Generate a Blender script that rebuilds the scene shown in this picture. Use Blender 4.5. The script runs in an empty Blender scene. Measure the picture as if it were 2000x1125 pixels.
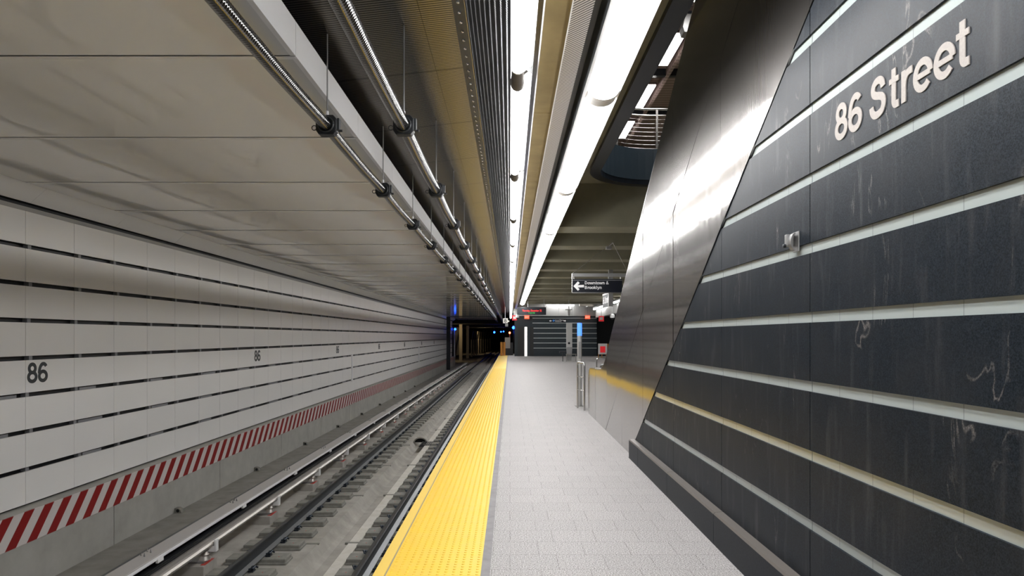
import bpy, math, random
from mathutils import Vector, Matrix
random.seed(7)
SC = bpy.context.scene
COL = SC.collection
CZ = 1.535            # eye height above the platform
F = 1360.0            # focal length in pixels of the 2000 px wide frame
VX, VY = 996.0, 657.0 # where the track direction vanishes
PI = math.pi

def W(px, py, d):     # a pixel at depth d -> world point (used only to read measurements off the photograph)
    return Vector(((px-VX)/F*d, d, CZ-(py-VY)/F*d))

# ------------------------------------------------------------------ materials
class N:
    def __init__(s, m): s.nt = m.node_tree; s.b = s.nt.nodes['Principled BSDF']
    def n(s, t, **k):
        x = s.nt.nodes.new(t)
        for a, v in k.items():
            if a.startswith('i_'): x.inputs[a[2:].replace('_', ' ')].default_value = v
            else: setattr(x, a, v)
        return x
    def l(s, a, b): s.nt.links.new(a, b)
    def math(s, op, a, b=None, c=None):
        x = s.n('ShaderNodeMath', operation=op)
        for i, v in enumerate((a, b, c)):
            if v is None: continue
            if isinstance(v, (int, float)): x.inputs[i].default_value = v
            else: s.l(v, x.inputs[i])
        return x.outputs[0]
    def xyz(s):
        t = s.n('ShaderNodeTexCoord'); q = s.n('ShaderNodeSeparateXYZ'); s.l(t.outputs['Object'], q.inputs[0])
        return t.outputs['Object'], q.outputs[0], q.outputs[1], q.outputs[2]
    def mix(s, f, a, b):
        x = s.n('ShaderNodeMix', data_type='RGBA')
        if isinstance(f, (int, float)): x.inputs[0].default_value = f
        else: s.l(f, x.inputs[0])
        for i, v in ((6, a), (7, b)):
            if isinstance(v, tuple): x.inputs[i].default_value = (*v[:3], 1)
            else: s.l(v, x.inputs[i])
        return x.outputs[2]
    def ramp(s, f, p0, p1, a=0.0, b=1.0):
        x = s.n('ShaderNodeMapRange', clamp=True)
        s.l(f, x.inputs[0])
        for i, v in enumerate((p0, p1, a, b)): x.inputs[i+1].default_value = v
        return x.outputs[0]
    def noise(s, vec, scale, detail=3.0, rough=.55, stretch=None, dist=0.0):
        if stretch:
            mp = s.n('ShaderNodeMapping'); mp.inputs['Scale'].default_value = stretch
            s.l(vec, mp.inputs[0]); vec = mp.outputs[0]
        x = s.n('ShaderNodeTexNoise'); x.inputs['Scale'].default_value = scale
        x.inputs['Detail'].default_value = detail; x.inputs['Roughness'].default_value = rough
        x.inputs['Distortion'].default_value = dist
        s.l(vec, x.inputs['Vector']); return x.outputs['Fac']
    def bump(s, h, dist, strength=1.0):
        x = s.n('ShaderNodeBump'); x.inputs['Distance'].default_value = dist; x.inputs['Strength'].default_value = strength
        s.l(h, x.inputs['Height']); s.l(x.outputs[0], s.b.inputs['Normal'])

def mat(name, c, rough=.5, metal=0.0, emit=None, es=0.0, spec=None, coat=0.0):
    m = bpy.data.materials.new(name); m.use_nodes = True
    b = m.node_tree.nodes['Principled BSDF']
    b.inputs['Base Color'].default_value = (*c, 1); b.inputs['Roughness'].default_value = rough
    b.inputs['Metallic'].default_value = metal
    if spec is not None: b.inputs['Specular IOR Level'].default_value = spec
    if coat: b.inputs['Coat Weight'].default_value = coat; b.inputs['Coat Roughness'].default_value = .08
    if emit: b.inputs['Emission Color'].default_value = (*emit, 1); b.inputs['Emission Strength'].default_value = es
    return m

def mottled(name, c0, c1, rough, scale, detail=5, metal=0.0, bump=0.0, stretch=None, rough_amp=0.0, spec=None):
    m = mat(name, c0, rough, metal, spec=spec); k = N(m); v, x, y, z = k.xyz()
    f = k.noise(v, scale, detail, .6, stretch)
    k.l(k.mix(k.ramp(f, .3, .7), c0, c1), k.b.inputs['Base Color'])
    if rough_amp: k.l(k.ramp(f, .3, .7, rough-rough_amp, rough+rough_amp), k.b.inputs['Roughness'])
    if bump: k.bump(f, bump)
    return m

M = {}
LAMP = 17.0
M['white_panel'] = mat('glazed white panel', (.83, .818, .806), .34, spec=.3)
M['dark_gap'] = mat('black recess', (.006, .007, .009), .45)
M['soffit'] = mat('glossy white ceiling panel', (.87, .875, .88), .055, spec=.75)
k = N(M['soffit']); v, x, y, z = k.xyz(); k.bump(k.noise(v, .7, 1.0, .4, (1, .5, 1)), .012, .4)
M['white_metal'] = mat('white enamelled metal', (.86, .86, .87), .3)
M['concrete'] = mottled('smooth grey concrete', (.33, .325, .30), (.42, .415, .385), .85, 2.2, 6, bump=.004)
M['bench_concrete'] = mottled('dusty ledge concrete', (.19, .185, .17), (.28, .27, .25), .9, 3.0, 7, bump=.006)
M['bed_concrete'] = mottled('stained trackbed concrete', (.24, .228, .205), (.38, .36, .33), .9, 2.6, 7, bump=.006)
M['pale_concrete'] = mottled('pale new concrete', (.46, .44, .39), (.56, .54, .5), .9, 6, 6)
M['tie_concrete'] = mottled('dark tie block concrete', (.15, .147, .132), (.24, .235, .212), .85, 9, 5, bump=.003)
M['rib_concrete'] = mottled('board marked ceiling concrete', (.20, .19, .135), (.27, .255, .185), .85, 1.3, 6, bump=.004)
M['gold_concrete'] = mottled('ochre mottled concrete', (.21, .15, .055), (.30, .22, .09), .7, 2.5, 6)  # mottled ochre base colour
M['rail'] = mat('dark rolled steel', (.05, .055, .062), .42, .85)
M['rail_shine'] = mat('worn running surface', (.16, .165, .17), .35, 1)
M['foot'] = mat('grey rail foot', (.26, .27, .28), .45, .8)
M['clip'] = mat('blue black spring clip', (.035, .045, .06), .4, .6)
M['aluminium'] = mat('dull aluminium', (.5, .47, .44), .42, .7)
M['board'] = mat('grey fibreglass cover', (.38, .365, .355), .55)
M['black'] = mat('black plastic', (.012, .014, .018), .35)
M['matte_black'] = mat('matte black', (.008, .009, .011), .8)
M['tape'] = mat('red tape', (.45, .05, .035), .5)
M['red_mark'] = mat('red paint spot', (.4, .06, .04), .7)
M['chrome'] = mat('polished conduit steel', (.17, .166, .162), .12, 1)
k = N(M['chrome']); v, x, y, z = k.xyz(); k.bump(k.math('SINE', k.math('MULTIPLY', y, 2*PI/.0255)), .0005, 1.0)
M['stainless'] = mat('stainless tube', (.6, .59, .57), .25, 1)
M['galv'] = mat('grey galvanised steel', (.33, .33, .33), .45, .8)
M['pale_steel'] = mat('pale perforated steel', (.46, .46, .45), .45, .2)
M['grey_paint'] = mat('grey paint', (.22, .22, .23), .45)
M['white_plastic'] = mat('white plastic', (.8, .8, .8), .35)
M['cap'] = mat('beige lamp end cap', (.42, .38, .33), .4)
M['lamp_cap'] = mat('taupe lamp end cap', (.11, .098, .086), .5)
M['diffuser'] = mat('lit diffuser', (.8, .8, .8), .4, emit=(1, .995, .985), es=LAMP)
M['mezz_lamp'] = mat('lit mezzanine lamp', (.9, .9, .9), .4, emit=(1, .98, .95), es=14)
M['lit_door'] = mat('lit lift interior', (.8, .8, .78), .5, emit=(1, .97, .92), es=.9)
M['blue_lamp'] = mat('blue signal lens', (.02, .06, .6), .3, emit=(.01, .07, 1), es=11)
M['blue_panel'] = mat('blue lit help panel', (.05, .12, .6), .4, emit=(.06, .2, 1), es=1.6)
M['red_lamp'] = mat('red signal lens', (.6, .02, .02), .3, emit=(1, .05, .02), es=25)
M['added_lamp'] = mat('added warm tunnel lamp', (.9, .7, .4), .3, emit=(1, .72, .35), es=260)
M['led_red'] = mat('red led text', (.5, .02, .02), .4, emit=(1, .03, .03), es=1.3)
M['led_green'] = mat('green led text', (.02, .3, .05), .4, emit=(.02, .5, .06), es=.5)
M['exit_face'] = mat('orange lit exit face', (.8, .15, .06), .4, emit=(1, .12, .05), es=.8)
M['exit_text'] = mat('pale exit letters', (.9, .5, .4), .4, emit=(1, .4, .3), es=.8)
M['red_sign'] = mat('red sign face', (.62, .03, .04), .4, emit=(1, .03, .04), es=.25)
M['white_sign'] = mat('white sign face', (.85, .85, .83), .4)
M['sign_black'] = mat('black enamel sign', (.006, .008, .014), .3)
M['sign_white'] = mat('white lettering', (.85, .85, .86), .45)
M['sign_dark'] = mat('charcoal numerals', (.025, .03, .035), .4)
M['blue_icon'] = mat('blue icon', (.05, .22, .62), .4)
M['letter'] = mottled('satin metal lettering', (.34, .312, .292), (.40, .368, .345), .55, 120, 2, spec=.25)
M['orange'] = mat('orange post', (.62, .26, .04), .5)
M['plinth'] = mottled('dark granite plinth', (.009, .012, .017), (.018, .022, .03), .45, 60, 4, spec=.12)
M['plinth_top'] = mat('honed plinth bevel', (.13, .115, .105), .4)
M['slate'] = mat('blue grey slate panel', (.024, .036, .045), .35)
M['opening'] = mat('blue slate lining', (.05, .075, .10), .4)
M['mezz'] = mat('brown slatted mezzanine ceiling', (.2, .14, .125), .5)
k = N(M['mezz']); v, x, y, z = k.xyz()
f = k.math('FRACT', k.math('MULTIPLY', y, 1/.16)); k.l(k.mix(k.math('GREATER_THAN', f, .8), (.44, .33, .30), (.16, .11, .10)), k.b.inputs['Base Color'])

# granite of the named wall
M['granite'] = mat('veined charcoal granite', (.03, .033, .04), .3, spec=.36)
k = N(M['granite']); v, x, y, z = k.xyz()
sp = k.noise(v, 190, 2.5, .7); cl = k.noise(v, 2.6, 5, .6)
c = k.mix(k.ramp(sp, .38, .72), (.003, .005, .0085), (.030, .040, .053))
c = k.mix(k.ramp(cl, .4, .75, 0, .5), c, (.028, .03, .034))
w1 = k.noise(v, 1.35, 4, .55, (1, 2.2, .55), 1.0)
vein = k.ramp(k.math('ABSOLUTE', k.math('SUBTRACT', w1, .5)), 0, .010, 1, 0)
msk = k.ramp(k.noise(v, 2.3, 3, .6), .545, .66)
vein = k.math('MULTIPLY', k.math('MULTIPLY', vein, msk), k.ramp(sp, .3, .62))
c = k.mix(k.math('MULTIPLY', vein, .7), c, (.30, .275, .26))
w2 = k.noise(v, 5, 4, .6, (1, 2.6, .35))
c = k.mix(k.ramp(w2, .55, .8, 0, .42), c, (.10, .10, .105))
k.l(c, k.b.inputs['Base Color']); k.l(k.ramp(sp, .3, .75, .28, .46), k.b.inputs['Roughness'])

df = k.n('ShaderNodeBsdfDiffuse'); k.l(c, df.inputs['Color'])
ms = k.n('ShaderNodeMixShader'); ms.inputs[0].default_value = .56; k.l(k.b.outputs[0], ms.inputs[1]); k.l(df.outputs[0], ms.inputs[2])
k.l(ms.outputs[0], k.nt.nodes['Material Output'].inputs['Surface'])
# back painted glass strips
M['far_stripe'] = mat('pale far stripe', (.62, .68, .68), .15)
M['glass_strip'] = mat('back painted grey green glass', (.40, .445, .44), .08)
k = N(M['glass_strip']); v, x, y, z = k.xyz()
f = k.math('FRACT', k.math('ADD', k.math('MULTIPLY', y, 1/.3048), .04))
k.l(k.mix(k.math('LESS_THAN', f, .014), (.40, .445, .44), (.25, .28, .275)), k.b.inputs['Base Color'])
k.l(k.math('ADD', .05, k.math('MULTIPLY', k.noise(v, .8, 1), .1)), k.b.inputs['Roughness'])

# brushed steel escalator cladding
M['steel'] = mat('satin brushed stainless cladding', (.40, .375, .36), .13, 1)
k = N(M['steel']); v, x, y, z = k.xyz()
b1 = k.noise(v, 1.2, 3, .6, (1, 14, .7)); b2 = k.noise(v, 2, 3, .6, (1, 90, 1.2))
k.l(k.ramp(b1, .3, .7, .06, .10), k.b.inputs['Roughness'])
k.l(k.mix(k.ramp(b2, .3, .7, 0, .5), (.28, .263, .254), (.245, .231, .224)), k.b.inputs['Base Color'])
k.bump(k.noise(v, .8, 1, .4, (1, 1, .6)), .006, .4)

hz = k.n('ShaderNodeBsdfPrincipled'); hz.inputs['Metallic'].default_value = 1; hz.inputs['Roughness'].default_value = .30; hz.inputs['Base Color'].default_value = (.33, .31, .30, 1)
ms = k.n('ShaderNodeMixShader'); ms.inputs[0].default_value = .24; k.l(k.b.outputs[0], ms.inputs[1]); k.l(hz.outputs[0], ms.inputs[2])
k.l(ms.outputs[0], k.nt.nodes['Material Output'].inputs['Surface'])
# granite pavers
M['paver'] = mat('speckled granite pavers', (.45, .43, .42), .62)
k = N(M['paver']); v, x, y, z = k.xyz()
br = k.n('ShaderNodeTexBrick'); br.offset = .37; br.offset_frequency = 2; br.squash = 1.0; br.squash_frequency = 3
br.inputs['Scale'].default_value = 1; br.inputs['Brick Width'].default_value = .325; br.inputs['Row Height'].default_value = .306
br.inputs['Mortar Size'].default_value = .0036; br.inputs['Mortar Smooth'].default_value = .3; br.inputs['Bias'].default_value = 0
br.inputs['Color1'].default_value = (.29, .275, .272, 1); br.inputs['Color2'].default_value = (.33, .313, .31, 1); br.inputs['Mortar'].default_value = (.10, .09, .08, 1)
k.l(v, br.inputs['Vector'])
s1 = k.noise(v, 105, 2.5, .75); s2 = k.noise(v, 34, 4, .6)
c = k.mix(k.ramp(s1, .46, .62, 0, .75), br.outputs['Color'], (.68, .66, .66))
c = k.mix(k.ramp(s1, .5, .38, 0, .8), c, (.09, .082, .08))
c = k.mix(k.ramp(s2, .35, .7, 0, .25), c, (.3, .28, .27))
k.l(c, k.b.inputs['Base Color'])
M['kerb'] = mottled('grey granite kerb', (.17, .16, .165), (.25, .24, .245), .6, 8, 6)
M['yellow'] = mat('yellow tactile tile', (.86, .56, .045), .5)
k = N(M['yellow']); v, x, y, z = k.xyz()
k.l(k.mix(k.ramp(k.noise(v, 7, 5), .35, .75, 0, .35), (.88, .58, .045), (.84, .55, .13)), k.b.inputs['Base Color'])
M['yellow_edge'] = mat('pale yellow nosing', (.88, .62, .13), .45)
M['seam'] = mat('grey joint sealant', (.3, .27, .2), .7)

# striped warning band
M['hazard'] = mat('red and white warning band', (.6, .6, .6), .35)
k = N(M['hazard']); v, x, y, z = k.xyz()
f = k.math('FRACT', k.math('MULTIPLY', k.math('SUBTRACT', y, k.math('MULTIPLY', z, .86)), 1/.3846))
k.l(k.mix(k.math('GREATER_THAN', f, .5), (.66, .62, .6), (.27, .012, .012)), k.b.inputs['Base Color'])

# mirror polished grooved ceiling
def grooved(name, col, dark, pitch, rough, axis='y', joints=True):
    m = mat(name, col, rough, 1); k = N(m); v, x, y, z = k.xyz()
    a = y if axis == 'y' else k.math('ADD', k.math('MULTIPLY', y, .62), k.math('MULTIPLY', x, .9))
    f = k.math('FRACT', k.math('MULTIPLY', a, 1/pitch))
    g = k.math('LESS_THAN', f, .42)
    if joints:
        j = k.math('LESS_THAN', k.math('FRACT', k.math('MULTIPLY', y, 1/1.63)), .018)
        j2 = k.math('LESS_THAN', k.math('FRACT', k.math('MULTIPLY', k.math('ADD', x, .134), 1/.56)), .008)
        g = k.math('MAXIMUM', g, k.math('MAXIMUM', j, j2))
    k.l(k.mix(g, col, dark), k.b.inputs['Base Color'])
    return m
M['slats'] = grooved('dark mirror ribbed ceiling', (.20, .19, .178), (.006, .006, .007), .034, .27)
M['ribs'] = grooved('bright ribbed metal', (.72, .71, .72), (.10, .10, .11), .022, .35, 'd', False)
M['perf'] = mat('perforated dark metal', (.02, .022, .026), .4, .4)
k = N(M['perf']); v, x, y, z = k.xyz()
fx = k.math('SUBTRACT', k.math('FRACT', k.math('MULTIPLY', x, 1/.0385)), .5); fy = k.math('SUBTRACT', k.math('FRACT', k.math('MULTIPLY', y, 1/.032)), .5)
r2 = k.math('ADD', k.math('MULTIPLY', fx, fx), k.math('MULTIPLY', fy, fy))
k.l(k.math('GREATER_THAN', r2, .02), k.b.inputs['Alpha'])
M['side_mirror'] = mat('dark polished lamp side strip', (.30, .30, .32), .16, 1)
M['reflector'] = mat('satin lamp reflector', (.55, .55, .56), .3, .9)
M['dark_steel'] = mat('navy painted steel', (.014, .018, .026), .35)
M['dark_panel'] = mat('charcoal panel', (.03, .032, .034), .5)

# ------------------------------------------------------------------ geometry helper
class MB:
    def __init__(s): s.v = []; s.f = []
    def quad(s, *p):
        i = len(s.v); s.v += [tuple(q) for q in p]; s.f.append(tuple(range(i, i+len(p)))); return s
    def box(s, x0, x1, y0, y1, z0, z1):
        i = len(s.v)
        s.v += [(x0,y0,z0),(x1,y0,z0),(x1,y1,z0),(x0,y1,z0),(x0,y0,z1),(x1,y0,z1),(x1,y1,z1),(x0,y1,z1)]
        s.f += [tuple(i+j for j in q) for q in ((3,2,1,0),(4,5,6,7),(0,1,5,4),(1,2,6,5),(2,3,7,6),(3,0,4,7))]
        return s
    def extrude(s, poly, vec):          # poly: 3-D points of a closed planar outline
        n = len(poly); i = len(s.v); vec = Vector(vec)
        s.v += [tuple(p) for p in poly] + [tuple(Vector(p)+vec) for p in poly]
        s.f.append(tuple(range(i+n-1, i-1, -1))); s.f.append(tuple(range(i+n, i+2*n)))
        for j in range(n):
            q = (j+1) % n; s.f.append((i+j, i+q, i+n+q, i+n+j))
        return s
    def prism(s, prof, y0, y1):         # closed x-z profile carried along y
        return s.extrude([(x, y0, z) for x, z in prof], (0, y1-y0, 0))
    def sheet(s, prof, y0, y1, t=.02):  # open x-z profile carried along y, thickened upwards
        up = [(x, z+t) for x, z in reversed(prof)]
        return s.prism(list(prof)+up, y0, y1)
    def tube(s, pts, r, n=10, caps=True):
        pts = [Vector(p) for p in pts]; i0 = len(s.v); m = len(pts)
        d0 = (pts[1]-pts[0]).normalized(); up = Vector((0,0,1)) if abs(d0.z) < .9 else Vector((1,0,0))
        for j, p in enumerate(pts):
            d = (pts[min(j+1,m-1)]-pts[max(j-1,0)]).normalized()
            a = d.cross(up).normalized(); b = a.cross(d).normalized(); up = b
            for q in range(n):
                t = 2*PI*q/n; s.v.append(tuple(p+a*math.cos(t)*r+b*math.sin(t)*r))
        for j in range(m-1):
            for q in range(n):
                e = (q+1) % n; s.f.append((i0+j*n+q, i0+j*n+e, i0+(j+1)*n+e, i0+(j+1)*n+q))
        if caps: s.f.append(tuple(i0+q for q in range(n-1,-1,-1))); s.f.append(tuple(i0+(m-1)*n+q for q in range(n)))
        return s
    def lathe(s, prof, c, n=16, axis='z'):
        i0 = len(s.v); m = len(prof)
        for r, h in prof:
            for q in range(n):
                t = 2*PI*q/n; u, w = r*math.cos(t), r*math.sin(t)
                s.v.append({'z': (c[0]+u, c[1]+w, c[2]+h), 'y': (c[0]+u, c[1]+h, c[2]+w), 'x': (c[0]+h, c[1]+u, c[2]+w)}[axis])
        for j in range(m-1):
            for q in range(n):
                e = (q+1) % n; s.f.append((i0+j*n+q, i0+j*n+e, i0+(j+1)*n+e, i0+(j+1)*n+q))
        s.f.append(tuple(i0+q for q in range(n-1,-1,-1))); s.f.append(tuple(i0+(m-1)*n+q for q in range(n)))
        return s
    def build(s, name, m, parent=None, smooth=False, bevel=0.0):
        o = Vector((0,0,0)) if parent is None else WORLD[parent.name]
        me = bpy.data.meshes.new(name); me.from_pydata([tuple(Vector(p)-o) for p in s.v], [], s.f); me.update()
        import bmesh
        bm = bmesh.new(); bm.from_mesh(me); bmesh.ops.recalc_face_normals(bm, faces=bm.faces); bm.to_mesh(me); bm.free()
        me.materials.append(M[m] if isinstance(m, str) else m)
        if smooth:
            for p in me.polygons: p.use_smooth = True
            try: me.set_sharp_from_angle(angle=math.radians(38))
            except Exception: pass
        ob = bpy.data.objects.new(name, me); COL.objects.link(ob); WORLD[ob.name] = o.copy()
        if parent is not None: ob.parent = parent
        if bevel:
            b = ob.modifiers.new('bevel', 'BEVEL'); b.width = bevel; b.segments = 2; b.limit_method = 'ANGLE'
        return ob
WORLD = {}
def tag(o, label, cat=None, group=None, kind=None):
    o['label'] = label
    if cat: o['category'] = cat
    if group: o['group'] = group
    if kind: o['kind'] = kind
    return o
def thing(name, label, cat, loc, group=None):
    o = bpy.data.objects.new(name, None); o.empty_display_size = .1; COL.objects.link(o); o.location = loc; WORLD[o.name] = Vector(loc)
    return tag(o, label, cat, group)
def struct(name, mb, m, label=None, **k):
    o = mb.build(name, m, **k); o['kind'] = 'structure'
    if label: o['label'] = label
    return o
def dup(root, delta, label, rot=None):
    r = root.copy(); COL.objects.link(r); r.location = root.location + Vector(delta); r['label'] = label
    for ch in root.children:
        c = ch.copy(); COL.objects.link(c); c.parent = r
        for g in ch.children:
            d = g.copy(); COL.objects.link(d); d.parent = c
    return r
WORDS = 'first second third fourth fifth sixth seventh eighth ninth tenth eleventh twelfth'.split()
def nth(i):
    if i < 12: return WORDS[i]
    n = i+1; return '%d%s' % (n, 'th' if 10 < n % 100 < 20 else {1:'st',2:'nd',3:'rd'}.get(n % 10, 'th'))

# ------------------------------------------------------------------ stroke lettering (grotesque capitals, cap height 1)
def arc(cx, cy, rx, ry, a0, a1, n=18):
    return [(cx+rx*math.cos(math.radians(a0+(a1-a0)*i/n)), cy+ry*math.sin(math.radians(a0+(a1-a0)*i/n))) for i in range(n+1)]
def crom(p, n=5):
    o = []
    for i in range(len(p)-1):
        a, b, c, d = p[max(i-1,0)], p[i], p[i+1], p[min(i+2,len(p)-1)]
        for j in range(n):
            t = j/n
            o.append(tuple(.5*(2*b[q]+(c[q]-a[q])*t+(2*a[q]-5*b[q]+4*c[q]-d[q])*t*t+(3*b[q]-a[q]-3*c[q]+d[q])*t**3) for q in (0,1)))
    return o+[p[-1]]
S = .175
GL = {
 '8': (.76, [(arc(.38,.715,.215,.2,0,360,28),S),(arc(.38,.302,.27,.217,0,360,28),S)]),
 '6': (.76, [(arc(.385,.312,.27,.227,0,360,28),S),(arc(.41,.45,.297,.465,180,90,14)+arc(.41,.735,.215,.18,85,18,8),S)]),
 'S': (.9, [(crom([(.63,.69),(.595,.82),(.51,.895),(.395,.915),(.28,.89),(.195,.82),(.172,.72),(.21,.63),(.31,.57),(.46,.525),(.6,.46),(.66,.37),(.655,.25),(.59,.15),(.48,.1),(.37,.085),(.25,.105),(.16,.17),(.11,.26),(.095,.34)]),S+.01)]),
 't': (.45, [([(.21,.94),(.21,.2)]+arc(.31,.2,.1,.125,180,270,6)+[(.42,.078)],S),([(.02,.665),(.42,.665)],.13)]),
 'r': (.53, [([(.175,0),(.175,.73)],S),(crom([(.18,.36),(.22,.52),(.31,.62),(.42,.65),(.52,.648)]),.165)]),
 'e': (.76, [(arc(.385,.365,.278,.292,0,318,26),S-.01),([(.12,.365),(.66,.365)],.125)]),
 'o': (.77, [(arc(.385,.365,.285,.285,0,360,28),S)]),
 'D': (.97, [([(.19,0),(.19,1)],S+.01),([(.19,.915),(.42,.915)]+arc(.42,.5,.37,.415,90,-90)+[(.19,.085)],S-.01)]),
 'w': (1.04, [([(.06,.73),(.28,.0)],S),([(.28,0),(.52,.73)],S-.02),([(.52,.73),(.76,0)],S-.02),([(.76,0),(.98,.73)],S)]),
 'n': (.79, [([(.175,0),(.175,.73)],S),(arc(.395,.42,.22,.228,170,0,12)+[(.615,0)],S)]),
 'B': (.95, [([(.19,0),(.19,1)],S+.01),([(.19,.915),(.46,.915)]+arc(.46,.722,.21,.193,90,-90)+[(.19,.53)],S-.02),([(.19,.53),(.5,.53)]+arc(.5,.307,.25,.222,90,-90)+[(.19,.085)],S-.02)]),
 'k': (.76, [([(.175,0),(.175,1)],S),([(.6,.73),(.2,.27)],S),([(.34,.44),(.63,0)],S+.02)]),
 'l': (.36, [([(.18,0),(.18,1)],S)]),
 'y': (.76, [([(.08,.73),(.38,.02)],S),([(.68,.73),(.4,-.02),(.31,-.16),(.22,-.2),(.1,-.195)],S)]),
 '&': (.98, [(crom([(.86,.02),(.35,.62),(.28,.78),(.36,.9),(.46,.92),(.57,.84),(.53,.69),(.25,.49),(.13,.3),(.2,.13),(.38,.08),(.58,.17),(.75,.45)]),S-.02)]),
 ' ': (.36, []),
}
def letters(mb, ch, o, U, V, Nn, cap, t):
    o, U, V, Nn = (Vector(q) for q in (o, U, V, Nn))
    for si, (path, w) in enumerate(GL[ch][1]):
        t_ = t+si*.0004
        P = [Vector((a, b)) for a, b in path]; L = []; R = []; closed = (P[0]-P[-1]).length < 1e-4
        for i, p in enumerate(P):
            if closed: a, b = P[i-1] if i else P[-2], P[i+1] if i < len(P)-1 else P[1]
            else: a, b = P[max(i-1,0)], P[min(i+1,len(P)-1)]
            d = (b-a).normalized(); n = Vector((-d.y, d.x))
            L.append(p+n*w/2); R.append(p-n*w/2)
        q = lambda p, h: o+U*(p.x*cap)+V*(p.y*cap)+Nn*h
        for i in range(len(P)-1):
            a, b, c, d = L[i], L[i+1], R[i+1], R[i]
            mb.quad(q(a,t_), q(b,t_), q(c,t_), q(d,t_)); mb.quad(q(a,0), q(b,0), q(b,t_), q(a,t_)); mb.quad(q(d,0), q(c,0), q(c,t_), q(d,t_))
        for i in (0, -1): mb.quad(q(L[i],0), q(R[i],0), q(R[i],t_), q(L[i],t_))
def write(text, o, U, V, Nn, cap, t, track=0.0):
    mb = MB(); x = 0; o = Vector(o); U = Vector(U)
    for ch in text:
        letters(mb, ch, o+U*(x*cap), U, V, Nn, cap, t); x += GL[ch][0]+track
    return mb, x*cap
def text_mesh(txt, size, offset=0.0):   # small far lettering from the built-in outline font
    cu = bpy.data.curves.new('txt', 'FONT'); cu.body = txt; cu.size = size; cu.extrude = .002; cu.offset = offset; cu.align_x = 'CENTER'; cu.align_y = 'CENTER'
    ob = bpy.data.objects.new('txt', cu); COL.objects.link(ob)
    dg = bpy.context.evaluated_depsgraph_get(); me = bpy.data.meshes.new_from_object(ob.evaluated_get(dg))
    bpy.data.objects.remove(ob); bpy.data.curves.remove(cu); return me
def put_text(name, txt, size, loc, m, parent, rotz=0.0, offset=0.0, sx=1.0):
    me = text_mesh(txt, size, offset); me.materials.clear(); me.materials.append(M[m])
    me.transform(Matrix.Rotation(rotz, 4, 'Z') @ Matrix.Rotation(PI/2, 4, 'X') @ Matrix.Diagonal((sx, 1, 1, 1)))
    ob = bpy.data.objects.new(name, me); COL.objects.link(ob); ob.parent = parent; ob.location = Vector(loc)-WORLD[parent.name]
    return ob

Y0, YE = -9.0, 56.0          # the platform runs from behind the camera to here
# ================================================================== THE SETTING
# platform
b = MB().box(-.13, 11, Y0, YE, -.25, 0); struct('floor', b, 'paver', 'speckled grey granite paver platform floor')
b = MB().box(-.19, -.13, Y0, YE, -.25, .0005)
struct('trim_1', b, 'kerb', 'narrow grey granite kerb beside the yellow tactile strip')
b = MB().box(-.80, -.19, Y0, YE, -.25, -.052); b.box(-.56, 11, Y0, YE, -1.5, -.25)
struct('wall_platform', b, 'bench_concrete', 'concrete platform edge and recessed face under it')
# trackbed with central drain trough
prof = [(-4.20,-1.40),(-2.72,-1.40),(-2.62,-1.52),(-2.55,-1.56),(-2.42,-1.56),(-2.36,-1.52),(-2.28,-1.40),(-.56,-1.40),(-.56,-1.9),(-4.20,-1.9)]
struct('floor_track', MB().prism(prof, Y0, 170), 'bed_concrete', 'stained concrete trackbed with a central drain trough')
b = MB().box(-2.28, -2.13, Y0, 62, -1.41, -1.385); struct('trim_2', b, 'pale_concrete', 'pale concrete lip along the drain trough')
b = MB()
for y in [Y0+i*2.98+.95 for i in range(24)]:
    b.box(-2.88, -2.70, y, y+.05, -1.41, -1.392); b.box(-2.33, -2.1, y, y+.05, -1.41, -1.38)
struct('trim_3', b, 'tie_concrete', 'dark construction joints across the trackbed')
# ledge and concrete wall under the panels
b = MB().box(-6.19, -4.20, Y0, 78, -2.2, -1.71); struct('floor_ledge', b, 'bench_concrete', 'dusty concrete ledge behind the third rail')
b = MB()
y = 10.84-3.966*5
while y < 78:
    b.box(-6.67, -6.164, y+.009, min(y+3.957, 78), -1.71, -.691); y += 3.966
b.box(-6.67, -6.20, Y0, 78, -2.1, -.71)
struct('wall_track', b, 'concrete', 'low grey concrete wall under the white panels')
# white panelled track wall
XW = -6.325
gap_tops = [1.206, .716, .2385, -.256, -.737, -1.217, -1.711]
rows = []
t = 1.637
for g in gap_tops: rows.append((t, g)); t = g-.0576
rows.append((t, -2.192))
b = MB(); pw = 1.0144; off = 9.0925-10*pw
n = int((77-off)/pw)
for (zt, zb) in rows:
    for i in range(-2, n):
        y = off+i*pw
        b.box(XW-.03, XW, y+.004, y+pw-.004, CZ+zb, CZ+zt)
struct('wall_left', b, 'white_panel', 'white panelled track wall with black horizontal gaps')
b = MB().box(XW-.26, XW-.09, Y0, 78, -.75, 3.9); struct('wall_backing', b, 'dark_gap', 'black backing behind the white panels')
b = MB()
for g in gap_tops:
    for i in range(-2, n):
        y = off+i*pw+random.uniform(.02, .16)
        b.box(XW-.09, XW-.025, y, y+.065, CZ+g-.06, CZ+g+.004)
        if g < -.7 and i % 2: b.box(XW-.09, XW-.04, y+.13, y+.13+random.uniform(.4,.65), CZ+g-.06, CZ+g-.02)  # longer grey bars stand for reflections in the lower gaps
struct('trim_4', b, 'grey_paint', 'small grey brackets, plus grey bars drawn as reflections, inside the black gaps')
b = MB().prism([(XW-.02,CZ+1.637),(XW,CZ+1.637),(XW+.016,CZ+1.691),(XW-.02,CZ+1.691)], Y0, 77)
struct('trim_5', b, 'galv', 'grey trim strip topping the white panels')
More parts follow.
